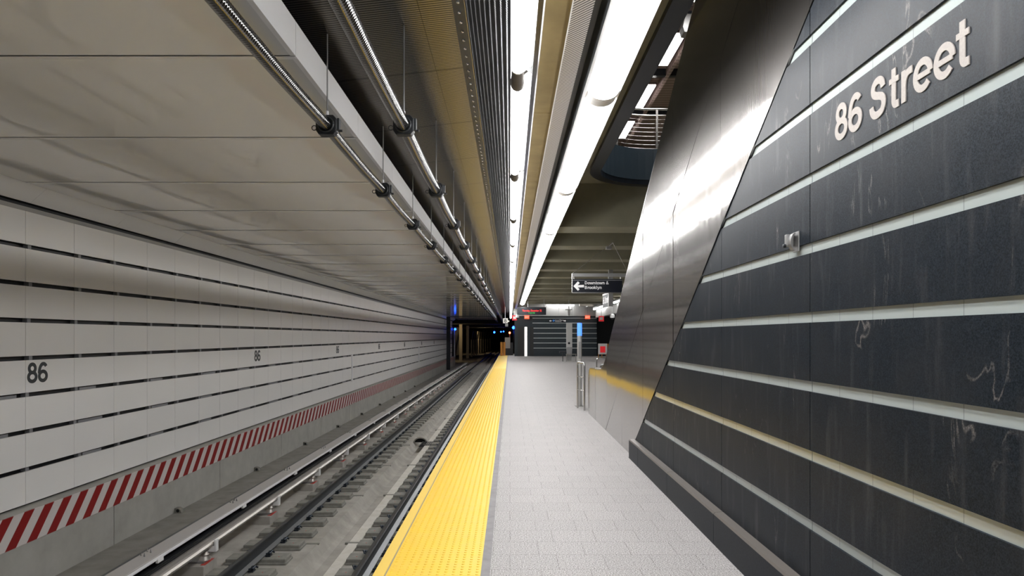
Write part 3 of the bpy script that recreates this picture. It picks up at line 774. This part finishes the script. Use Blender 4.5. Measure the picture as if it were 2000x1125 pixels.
for i, d in enumerate(cen):
    vis = i-2
    lab = ('broad white trough lamp in the right ceiling row, %s from the front' % nth(vis)) if vis >= 0 else 'broad white trough lamp in the right ceiling row, behind the camera'
    if root is None:
        d0 = d; xc, w = .768, .127
        root = thing('trough_lamp', lab, 'lamp', (xc, d, LZ), 'trough lamps in the right row')
        pr = [(xc-w*math.cos(PI*j/12), LZ+.03-.08*math.sin(PI*j/12)) for j in range(13)]
        MB().prism(pr, d+.09, d+3.66).build('diffuser', 'diffuser', root, smooth=True)
        MB().box(xc-.14, xc-w, d, d+3.748, LZ+.02, LZ+.07).box(xc+w, xc+.14, d, d+3.748, LZ+.02, LZ+.07).box(xc-.14, xc+.14, d, d+3.748, LZ+.07, LZ+.10).build('housing', 'white_metal', root)
        pr = [(xc-w*math.cos(PI*j/12), LZ+.036-.092*math.sin(PI*j/12)) for j in range(13)]
        MB().prism(pr, d, d+.09).build('end_frame', 'white_plastic', root, smooth=True)
        MB().prism(pr, d+3.66, d+3.748).build('end_frame', 'white_plastic', root, smooth=True)
        for e_ in (.5, 3.2): MB().box(xc-.02, xc+.02, d+e_, d+e_+.04, LZ+.1, CZ+2.15).build('stem', 'galv', root)
    else: dup(root, (0, d-d0, 0), lab)
# mezzanine lamps
root = None
for i, d in enumerate((10.0, 12.7, 15.3, 17.9)):
    lab = 'white rectangular lamp seen through the ceiling opening, %s from the front' % nth(i)
    if root is None:
        root = thing('ceiling_lamp', lab, 'lamp', (3.0, d, CZ+5.55), 'lamps over the mezzanine')
        MB().box(2.80, 3.20, d, d+1.45, CZ+5.5, CZ+5.53).build('diffuser', 'mezz_lamp', root)
        MB().box(2.78, 3.22, d-.02, d+1.47, CZ+5.53, CZ+5.58).build('housing', 'mezz', root)
    else: dup(root, (0, d-10.0, 0), lab)
root = None
for i, d in enumerate((12.0,)):
    lab = 'grey box speaker between the two front mezzanine lamps'
    if root is None:
        root = thing('speaker', lab, 'speaker', (3.1, d, CZ+5.45), 'speakers over the mezzanine')
        MB().extrude([(2.98,d-.1,CZ+5.2),(3.24,d-.1,CZ+5.2),(3.28,d-.1,CZ+5.28),(3.24,d-.1,CZ+5.52),(3.0,d-.1,CZ+5.52),(2.95,d-.1,CZ+5.3)], (0,.25,0)).build('cabinet', 'galv', root, bevel=.01)
        MB().box(3.05, 3.15, d-.02, d+.06, CZ+5.5, CZ+5.6).build('mount', 'dark_steel', root)
    else: dup(root, (0, d-12.0, 0), lab)
# mezzanine railing
rl = offset_ring(.06); rl = rl[3:]
t = thing('mezzanine_railing', 'stainless railing with wire infill along the ceiling opening', 'railing', (2.6, YO+RO+.1, CZ+3.62))
pts = lambda z: [(x, y, CZ+z) for x, y in rl]
MB().tube(pts(4.42), .02, 10).tube(pts(4.30), .014, 8).build('top_rail', 'stainless', t, smooth=True)
MB().tube(pts(3.64), .02, 8).build('bottom_rail', 'stainless', t, smooth=True)
b = MB()
for j in range(7): b.tube(pts(3.73+.082*j), .003, 5)
b.build('wires', 'stainless', t)
for xx in (2.05, 2.86, 3.7, 4.6):
    yy = YO+RO+.06 if xx > XO+RO else YO+math.sqrt(max((RO+.06)**2-(XO+RO-xx)**2, 0))
    MB().box(xx-.02, xx+.02, yy-.015, yy+.015, CZ+3.62, CZ+4.42).build('post', 'stainless', t)

# ================================================================== HANGING SIGNS
d = 16.0; p0 = W(1118, 571, d); p1 = W(1215, 545, d)
t = thing('hanging_sign', 'black hanging sign reading Downtown & Brooklyn with a white left arrow', 'sign', ((p0.x+p1.x)/2, d, p0.z))
MB().box(p0.x, p1.x, d-.02, d+.02, p0.z, p1.z).build('panel', 'sign_black', t)
MB().box(p0.x, p1.x, d-.0225, d-.02, p1.z-.034, p1.z-.024).build('line', 'grey_paint', t)
for ln, py in (('Downtown &', 555.5), ('Brooklyn', 564.5)):
    cap = .071; mb, w_ = write(ln, W(1141.5, py, d)+Vector((0,-.02,0)), (1,0,0), (0,0,1), (0,-1,0), cap, .003, -.01)
    mb.build('lettering', 'sign_white', t)
A = lambda px, py: W(px, py, d)+Vector((0,-.02,0))
MB().extrude([A(1119.8,559),A(1128.5,549.6),A(1132,553),A(1128,557),A(1140.5,556.5),A(1140.5,561.3),A(1128,561.5),A(1132,565),A(1128.5,568)], (0,-.003,0)).build('arrow', 'sign_white', t)
MB().box(p0.x-.012, p0.x, d-.03, d+.03, p0.z-.02, W(0,534,d).z).box(p0.x-.012, p1.x+.02, d-.03, d+.03, p0.z-.02, p0.z).build('frame', 'stainless', t)
zb = W(0, 534, d).z; MB().box(p0.x, p1.x+.14, d-.03, d+.03, zb-.075, zb).build('top_bar', 'galv', t)
for xx in (p0.x+.04, p1.x-.03): MB().box(xx-.01, xx+.01, d-.01, d+.01, p1.z, zb-.07).build('hanger', 'stainless', t)
hk = Vector((W(1197, 0, d).x, 16.9, CZ+2.15)); hk2 = W(1197, 474, d)
for xx in (p0.x, p1.x+.14): MB().tube([(xx, d, zb), hk2], .006, 6).build('cable', 'stainless', t)
MB().tube([hk2, (hk.x, 16.75, CZ+2.16)], .012, 6).box(hk.x-.06, hk.x+.06, 16.6, 16.8, CZ+2.09, CZ+2.2).build('hook', 'galv', t)

zc = CZ+1.19; xs = 3.2
t = thing('station_sign', 'small dark hanging 86 Street sign seen edge on beyond the Downtown sign', 'sign', (xs, 23.3, zc))
MB().box(xs, xs+.05, 22.55, 24.05, zc-.195, zc+.195).build('panel', 'dark_panel', t)
mb, w_ = write('86 Street', (xs, 23.97, zc-.09), (0,-1,0), (0,0,1), (-1,0,0), .235, .004); mb.build('lettering', 'sign_white', t)
MB().box(xs-.02, xs+.12, 22.42, 22.54, zc-.22, CZ+2.15).build('end_post', 'galv', t)
MB().box(xs, xs+.06, 22.5, 24.1, zc+.2, zc+.26).build('top_bar', 'galv', t)

# ================================================================== FAR END
DE = 54.0
xa, xb, xc_ = W(1040,0,DE).x, W(1133,0,DE).x, W(1166,0,DE).x
b = MB(); g = MB(); zt = CZ+1.58; st_z = [W(0, y, DE).z for y in (622, 631.5, 641.5, 651.5, 661, 670.5, 680.5)]
edges = [zt]+st_z+[0]
for i in range(len(edges)-1):
    b.box(xa, xb, DE, DE+.05, edges[i+1]+(.05 if i < len(edges)-2 else 0), edges[i]); b.box(xb, xc_, DE+.15, DE+.2, edges[i+1]+(.04 if i < len(edges)-2 else 0), edges[i])
for z in st_z: g.box(xa, xb, DE-.01, DE+.05, z, z+.05); g.box(xb, xc_, DE+.14, DE+.2, z, z+.04)
b.box(W(1005,0,DE).x, xa, DE+.05, DE+.1, 0, zt)
struct('wall_far', b, 'slate', 'dark slate wall with pale stripes closing the platform')
struct('trim_20', g, 'far_stripe', 'pale stripes on the far slate wall')
b = MB()
for i in range(5):
    x0 = W(1066,0,DE).x+1.0*i; b.box(x0, x0+.99, DE-.25, DE+.2, zt, CZ+2.5)
b.box(W(1003,0,DE).x, W(1066,0,DE).x, DE-.25, DE+.2, zt, CZ+2.5)
struct('wall_fascia', b, 'pale_steel', 'steel fascia panels above the far slate wall')
b = MB().box(6.4, 6.7, 26, 52, CZ+1.4, CZ+1.95); struct('trim_21', b, 'pale_steel', 'steel fascia along the opposite platform edge')
b = MB().box(xc_, 11, DE+.4, DE+.5, 0, CZ+2.5); struct('wall_dark', b, 'matte_black', 'black sheet drawn as the dark passage right of the slate wall')  # solid black sheet, the passage's darkness put into its colour
t = thing('lift_door', 'grey lift doors with bright gap in the far dark wall', 'door', (W(1026,0,DE).x, DE, 0))
for a, c_, m_, nm in ((1011,1023.5,'dark_panel','door_leaf'),(1024.5,1029.5,'lit_door','lit_gap'),(1035,1042,'dark_panel','door_leaf')):
    MB().box(W(a,0,DE).x, W(c_,0,DE).x, DE-.06, DE-.002, 0, W(0,638.5,DE).z).build(nm, m_, t)
for i, (px, lab) in enumerate(((1029, 'orange lit exit sign at the left end of the far wall'), (1147.5, 'orange lit exit sign at the right end of the far wall'))):
    c0 = W(px, 619.5, DE-.4)
    t = thing('exit_sign', lab, 'exit sign', c0, 'exit signs on the far wall')
    MB().box(c0.x-.19, c0.x+.19, DE-.45, DE-.38, c0.z-.14, c0.z+.14).build('case', 'exit_face', t)
    put_text('lettering', 'EXIT', .16, (c0.x, DE-.453, c0.z), 'exit_text', t, offset=.004)
    MB().box(c0.x-.01, c0.x+.01, DE-.42, DE-.40, c0.z+.14, CZ+3.0).build('stem', 'galv', t)
c0 = W(1089, 626.7, DE)
t = thing('direction_sign', 'small black sign with blue symbol and two white arrows on the far slate wall', 'sign', c0)
MB().box(c0.x-.68, c0.x+.68, DE-.04, DE-.005, c0.z-.14, c0.z+.14).build('panel', 'sign_black', t)
MB().lathe([(.085,0),(.085,-.004)], (c0.x-.31, DE-.04, c0.z+.02), 16, 'y').build('symbol', 'blue_icon', t)
put_text('lettering', 'Area of Rescue', .115, (c0.x+.14, DE-.042, c0.z+.06), 'sign_white', t, offset=.001)
put_text('lettering', 'Assistance', .115, (c0.x+.05, DE-.042, c0.z-.05), 'sign_white', t, offset=.001)
for s in (-1, 1):
    q = lambda a, e_: (c0.x+s*a, DE-.04, c0.z+e_)
    MB().extrude([q(.65,0),q(.57,.09),q(.57,.035),q(.46,.035),q(.46,-.035),q(.57,-.035),q(.57,-.09)], (0,-.004,0)).build('arrow', 'sign_white', t)
# date display
d = 41.5; p0 = W(1010, 615, d); p1 = W(1066.5, 600, d); c0 = (p0+p1)/2
t = thing('date_display', 'black hanging display board with red and green led text', 'display', c0)
MB().box(p0.x, p1.x, d-.1, d+.1, p0.z, p1.z).build('case', 'sign_black', t, bevel=.01)
put_text('red_text', 'Thursday, December 22', .155, (c0.x+.02, d-.103, c0.z+.015), 'led_red', t, offset=.0008, sx=.76)
put_text('green_text', '7:20 PM', .12, (c0.x, d-.103, c0.z-.125), 'led_green', t, offset=.0005)
MB().box(p0.x+.62, p0.x+.66, d-.03, d+.03, p1.z, CZ+3.0).build('stem', 'galv', t)
MB().box(p1.x-.14, p1.x-.1, d-.03, d+.03, p1.z, CZ+3.0).build('stem', 'galv', t)
MB().box(p1.x-.06, p1.x+.02, d-.08, d+.08, p1.z-.1, p1.z+.1).build('side_bracket', 'white_metal', t)
# cross lamp over the far wall, lamps of the other platform
c0 = W(1068, 596, 53.2); c1 = W(1121, 596, 53.2)
t = thing('cross_lamp', 'long white lamp across the platform above the far slate wall', 'lamp', (c0.x, 53.2, c0.z))
MB().tube([c0, c1], .055, 12).build('tube', 'diffuser', t, smooth=True)
MB().box(c0.x, c1.x, 53.15, 53.25, c0.z+.056, CZ+3.0).build('housing', 'galv', t)
for lab, ya, yb in (('white tube lamp over the opposite platform, nearer piece beside the sign', 36.5, 41.5), ('white tube lamp over the opposite platform, farther piece', 46.5, 51.5)):
    t = thing('platform_lamp', lab, 'lamp', (6.2, ya, CZ+2.0), 'lamps over the opposite platform')
    MB().tube([(6.2, ya, CZ+2), (6.2, yb, CZ+2)], .05, 10).build('tube', 'diffuser', t, smooth=True)
    MB().box(6.12, 6.28, ya, yb, CZ+2.051, CZ+2.148).build('housing', 'galv', t)
# air unit above the wall
c0 = W(1145, 596, 50); t = thing('ceiling_unit', 'beige box unit with small white dome under the far ceiling', 'ceiling unit', c0)
MB().box(c0.x-.5, c0.x+.5, 49.8, 50.2, c0.z-.07, c0.z+.07).build('case', 'cap', t); MB().box(c0.x-.03, c0.x+.03, 49.97, 50.03, c0.z+.07, CZ+3.0).build('stem', 'galv', t); MB().lathe([(.03,-.13),(.09,-.1),(.1,-.07)], c0, 12).build('dome', 'white_plastic', t, smooth=True)
# seat with tall perforated back
d = 42.6; c0 = W(1112, 706, d); c0.z = 0
t = thing('column_seat', 'tall grey steel panel with a small seat on the platform', 'seat', c0)
MB().box(c0.x-.18, c0.x+.18, d, d+.18, .85, 2.36).build('tall_panel', 'pale_steel', t, bevel=.02)
MB().prism([(c0.x-.18,.85),(c0.x+.18,.85),(c0.x+.13,.06),(c0.x-.13,.06)], d-.02, d+.16).build('base', 'galv', t)
MB().box(c0.x-.22, c0.x+.42, d-.25, d, .42, .47).build('seat', 'stainless', t, bevel=.01)
for xx in (c0.x-.2, c0.x+.38): MB().box(xx-.02, xx+.02, d-.2, d-.16, 0, .42).build('leg', 'stainless', t)
MB().lathe([(.07,0),(.07,-.01)], (c0.x-.02, d, 1.12), 14, 'y').build('opening', 'matte_black', t)
MB().box(c0.x-.60, c0.x-.2, d-.1, d+.2, .52, .62).box(c0.x-.42, c0.x-.38, d, d+.05, 0, .52).build('side_seat', 'sign_dark', t)
# bracket under far ceiling
c0 = W(1111, 609, 41); t = thing('ceiling_bracket', 'small grey fixture hanging in front of the steel fascia', 'fixture', c0)
MB().box(c0.x-.2, c0.x+.2, 40.9, 41.1, c0.z+.1, c0.z+.15).box(c0.x-.06, c0.x+.08, 40.95, 41.1, c0.z-.22, c0.z+.1).build('body', 'galv', t); MB().box(c0.x-.02, c0.x+.02, 41, 41.04, c0.z+.15, CZ+2.16).build('stem', 'galv', t)
# globe cameras and red signs
for px, py, d, lab in ((1010.5, 619, 49, 'white dome camera left of the exit sign'), (1196, 619, 40, 'white dome camera close to the escalator cladding')):
    c0 = W(px, py, d); t = thing('dome_camera', lab, 'camera', c0, 'dome cameras')
    MB().lathe([(.05,.18),(.12,.12),(.135,.02),(.13,-.05)], c0, 16).build('cover', 'white_plastic', t, smooth=True)
    MB().lathe([(.10,-.05),(.07,-.12),(.02,-.15)], c0, 16).build('lens', 'black', t, smooth=True)
    MB().box(c0.x-.015, c0.x+.015, d-.015, d+.015, c0.z+.15, CZ+(3.0 if d > 46.3 else 2.15)).build('stem', 'galv', t)
for px, py, d, lab in ((1005, 620.5, 49.5, 'red framed white sign behind the left dome camera'), (1174.5, 622, 46, 'red framed white sign over the dark passage')):
    c0 = W(px, py, d); t = thing('warning_sign', lab, 'sign', c0, 'red framed signs')
    MB().box(c0.x-.17, c0.x+.17, d, d+.04, c0.z-.19, c0.z+.17).build('frame', 'red_sign', t); MB().box(c0.x-.10, c0.x+.10, d-.01, d, c0.z-.09, c0.z+.09).build('face', 'white_sign', t)
    MB().box(c0.x-.01, c0.x+.01, d+.01, d+.03, c0.z+.17, CZ+(3.0 if d > 46.3 else 2.15)).build('stem', 'galv', t)
# barrier board
c0 = W(1177, 678, 50); c0.z = 0; t = thing('barrier_board', 'white framed red notice board standing at the dark passage', 'notice board', c0)
MB().box(c0.x-.32, c0.x+.32, 49.95, 50.02, .25, 1.02).build('frame', 'white_sign', t); MB().box(c0.x-.18, c0.x+.18, 49.93, 49.95, .38, .82).build('notice', 'red_sign', t)
for s in (-.3, -.05, .25): MB().box(c0.x+s-.02, c0.x+s+.02, 49.97, 50.03, 0, .3).build('leg', 'orange', t)
MB().box(c0.x+.36, c0.x+.42, 49.97, 50.03, 0, 1.0).build('post', 'orange', t)
# eight sign
d = 44; c0 = W(987.2, 626.5, d)
t = thing('car_stop_sign', 'white hanging square sign with black 8 over the platform edge', 'sign', c0)
MB().box(c0.x-.15, c0.x+.15, d-.015, d+.015, c0.z-.155, c0.z+.155).build('panel', 'white_sign', t)
mb, w_ = write('8', (c0.x-.09, d-.015, c0.z-.11), (1,0,0), (0,0,1), (0,-1,0), .225, .003); mb.build('numeral', 'black', t)
MB().tube([(c0.x-.02, d, c0.z+.155), (c0.x-.02, d, CZ+1.86)], .015, 6).build('rod', 'white_metal', t)
c2 = W(989.5, 635, d); MB().box(c2.x-.09, c2.x+.09, d-.01, d+.01, c2.z-.09, c2.z+.09).tube([(c2.x, d, c2.z+.09), (c2.x, d, c0.z+.1)], .008, 6).build('small_panel', 'grey_paint', t)
MB().lathe([(.05,-.06),(.06,.06)], (c0.x+.19, d, c0.z-.03), 10, 'y').build('lamp', 'white_plastic', t, smooth=True)
# end of platform
for px, lab in ((979.5, 'orange marker post at the end of the yellow strip'), (985, 'darker orange marker post behind the first one')):
    d = 55.6 if px < 982 else 56.0; c0 = W(px, 695, d); c0.z = 0
    tag(MB().box(c0.x-.09, c0.x+.09, d-.06, d+.06, 0, W(0, 668, d).z).build('marker_post', 'orange'), lab, 'post', 'marker posts at the platform end')
t = thing('standin_cabinet', 'made-up dark cabinet standing in for a blurred figure beyond the orange posts', 'cabinet', (-.2, 57.6, 0))  # made-up cabinet in place of an unclear worker-like blur
MB().box(-.45, .25, 57.4, 57.9, -.3, 1.0).build('case', 'dark_panel', t); MB().box(-.42, .02, 57.37, 57.4, .55, 1.45).build('panel', 'cap', t)
struct('floor_end', MB().box(-.88, 11, 56, 62, -1.5, -.02), 'bench_concrete')
struct('wall_end', MB().box(.55, .7, 54.3, 170, -1.5, CZ+2.6), 'slate', 'dark wall beside the tunnel beyond the platform')
# tunnel
struct('wall_tunnel', MB().box(-9.2, -9.0, 77, 170, -2, CZ+2), 'grey_paint')
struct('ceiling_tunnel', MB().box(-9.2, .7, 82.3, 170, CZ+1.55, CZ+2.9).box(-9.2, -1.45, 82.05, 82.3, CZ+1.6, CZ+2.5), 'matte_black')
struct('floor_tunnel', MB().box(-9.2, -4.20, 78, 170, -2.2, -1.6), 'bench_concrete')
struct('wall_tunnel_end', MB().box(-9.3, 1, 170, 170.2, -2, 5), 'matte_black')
tag(MB().box(-6.15, -5.79, 67.4, 67.74, -1.71, CZ+1.93).box(-6.03, -1.75, 67.5, 67.66, CZ+1.885, CZ+1.93).build('steel_frame', 'dark_steel'), 'dark steel frame at the end of the white wall', 'frame')
for i, (px, d) in enumerate(((900, 90), (913.5, 100))):
    c0 = W(px, 0, d); tag(MB().box(c0.x-.2, c0.x+.2, d-.2, d+.2, -1.6, CZ+1.55).build('tunnel_column', 'cap'), 'pale column in the tunnel mouth, %s' % ('nearer to the white wall' if i == 0 else 'next one along the track'), 'column', 'tunnel columns')
for i in range(9):
    d = 106+6*i; x0 = W(922+4.5*i, 0, d).x
    tag(MB().extrude([(x0,d,CZ-.5),(x0,d+1.2,CZ-.5),(x0,d+5.0,CZ+.9),(x0,d+3.8,CZ+.9)], (-.2,0,0)).box(x0-.2, x0, d, d+.6, -1.6, CZ-.5).build('tunnel_brace', 'cap'), 'pale slanted brace in the dark tunnel, %s from the left' % nth(i), 'brace', 'slanted braces in the tunnel')
for px, py, d, r, lab, m_ in ((889, 643, 78.5, .13, 'blue signal lamp on a white post at the tunnel mouth', 'blue_lamp'), (1003, 640, 55.5, .12, 'bright blue lamp at the end wall of the platform', 'blue_lamp'), (965.5, 649, 95, .14, 'blue lamp deep in the tunnel', 'blue_lamp'), (978.5, 648, 118, .13, 'left of the two tiny farthest blue tunnel lamps', 'blue_lamp'), (983.5, 647.5, 122, .13, 'right of the two tiny farthest blue tunnel lamps', 'blue_lamp'), (995.5, 650, 75, .11, 'red signal lamp beyond the platform end', 'red_lamp')):
    c0 = W(px, py, d); t = thing('signal_lamp', lab, 'lamp', c0, 'signal lamps in the tunnel')
    MB().lathe([(.02*r*10,-r),(r*.8,-r*.6),(r,0),(r*.8,r*.6),(.02*r*10,r)], c0, 12).build('lens', m_, t, smooth=True)
    MB().box(c0.x-r*.7, c0.x+r*.7, d+r*.5, d+r*1.6, c0.z-r, c0.z+r*1.6).build('case', 'black', t)
    if px in (965.5, 978.5, 983.5): MB().tube([(c0.x, d+r, c0.z+r*1.6), (c0.x, d+r, CZ+1.56)], .03, 6).build('stem', 'black', t)
    if px == 889: MB().tube([(c0.x-.1, d+.2, -1.6), (c0.x-.1, d+.2, c0.z)], .08, 8).build('post', 'white_plastic', t)
    elif px == 995.5: MB().tube([(c0.x, d+.15, -1.45), (c0.x, d+.15, c0.z)], .06, 8).build('post', 'galv', t)
for xl, yl, lab in ((-8.0, 88, 'added unseen warm lamp lighting the tunnel columns'), (-4.6, 122, 'added unseen warm lamp over the tunnel track near the slanted braces')):  # unseen lamps added to light the tunnel columns and braces
    t = thing('added_tunnel_lamp', lab, 'lamp', (xl, yl, CZ+.95), 'added tunnel lamps')
    MB().lathe([(.05,-.1),(.1,0),(.05,.1)], (xl, yl, CZ+.95), 10).build('bulb', 'added_lamp', t, smooth=True)
    MB().box(xl-.15, xl+.15, yl-.3, yl-.2, CZ+.8, CZ+1.15).build('shade', 'black', t)

# ================================================================== WORLD, CAMERA, VIEW
w = bpy.data.worlds.new('world'); SC.world = w; w.use_nodes = True
w.node_tree.nodes['Background'].inputs[0].default_value = (.02, .022, .026, 1); w.node_tree.nodes['Background'].inputs[1].default_value = .5
cam = bpy.data.cameras.new('camera'); co = bpy.data.objects.new('camera', cam); COL.objects.link(co); SC.camera = co
co.location = (0, 0, CZ); co.rotation_euler = (PI/2, 0, 0)
cam.sensor_width = 36; cam.lens = 36*F/2000; cam.shift_x = (1000-VX)/2000; cam.shift_y = (VY-562.5)/2000; cam.clip_start = .05; cam.clip_end = 400
vs = SC.view_settings; vs.view_transform = 'Standard'; vs.look = 'None'; vs.gamma = 1; vs.use_curve_mapping = False; vs.exposure = 0.37
cy_ = SC.cycles; cy_.use_denoising = True; cy_.max_bounces = 10; cy_.diffuse_bounces = 8; cy_.glossy_bounces = 5; cy_.sample_clamp_indirect = 10; cy_.caustics_reflective = True
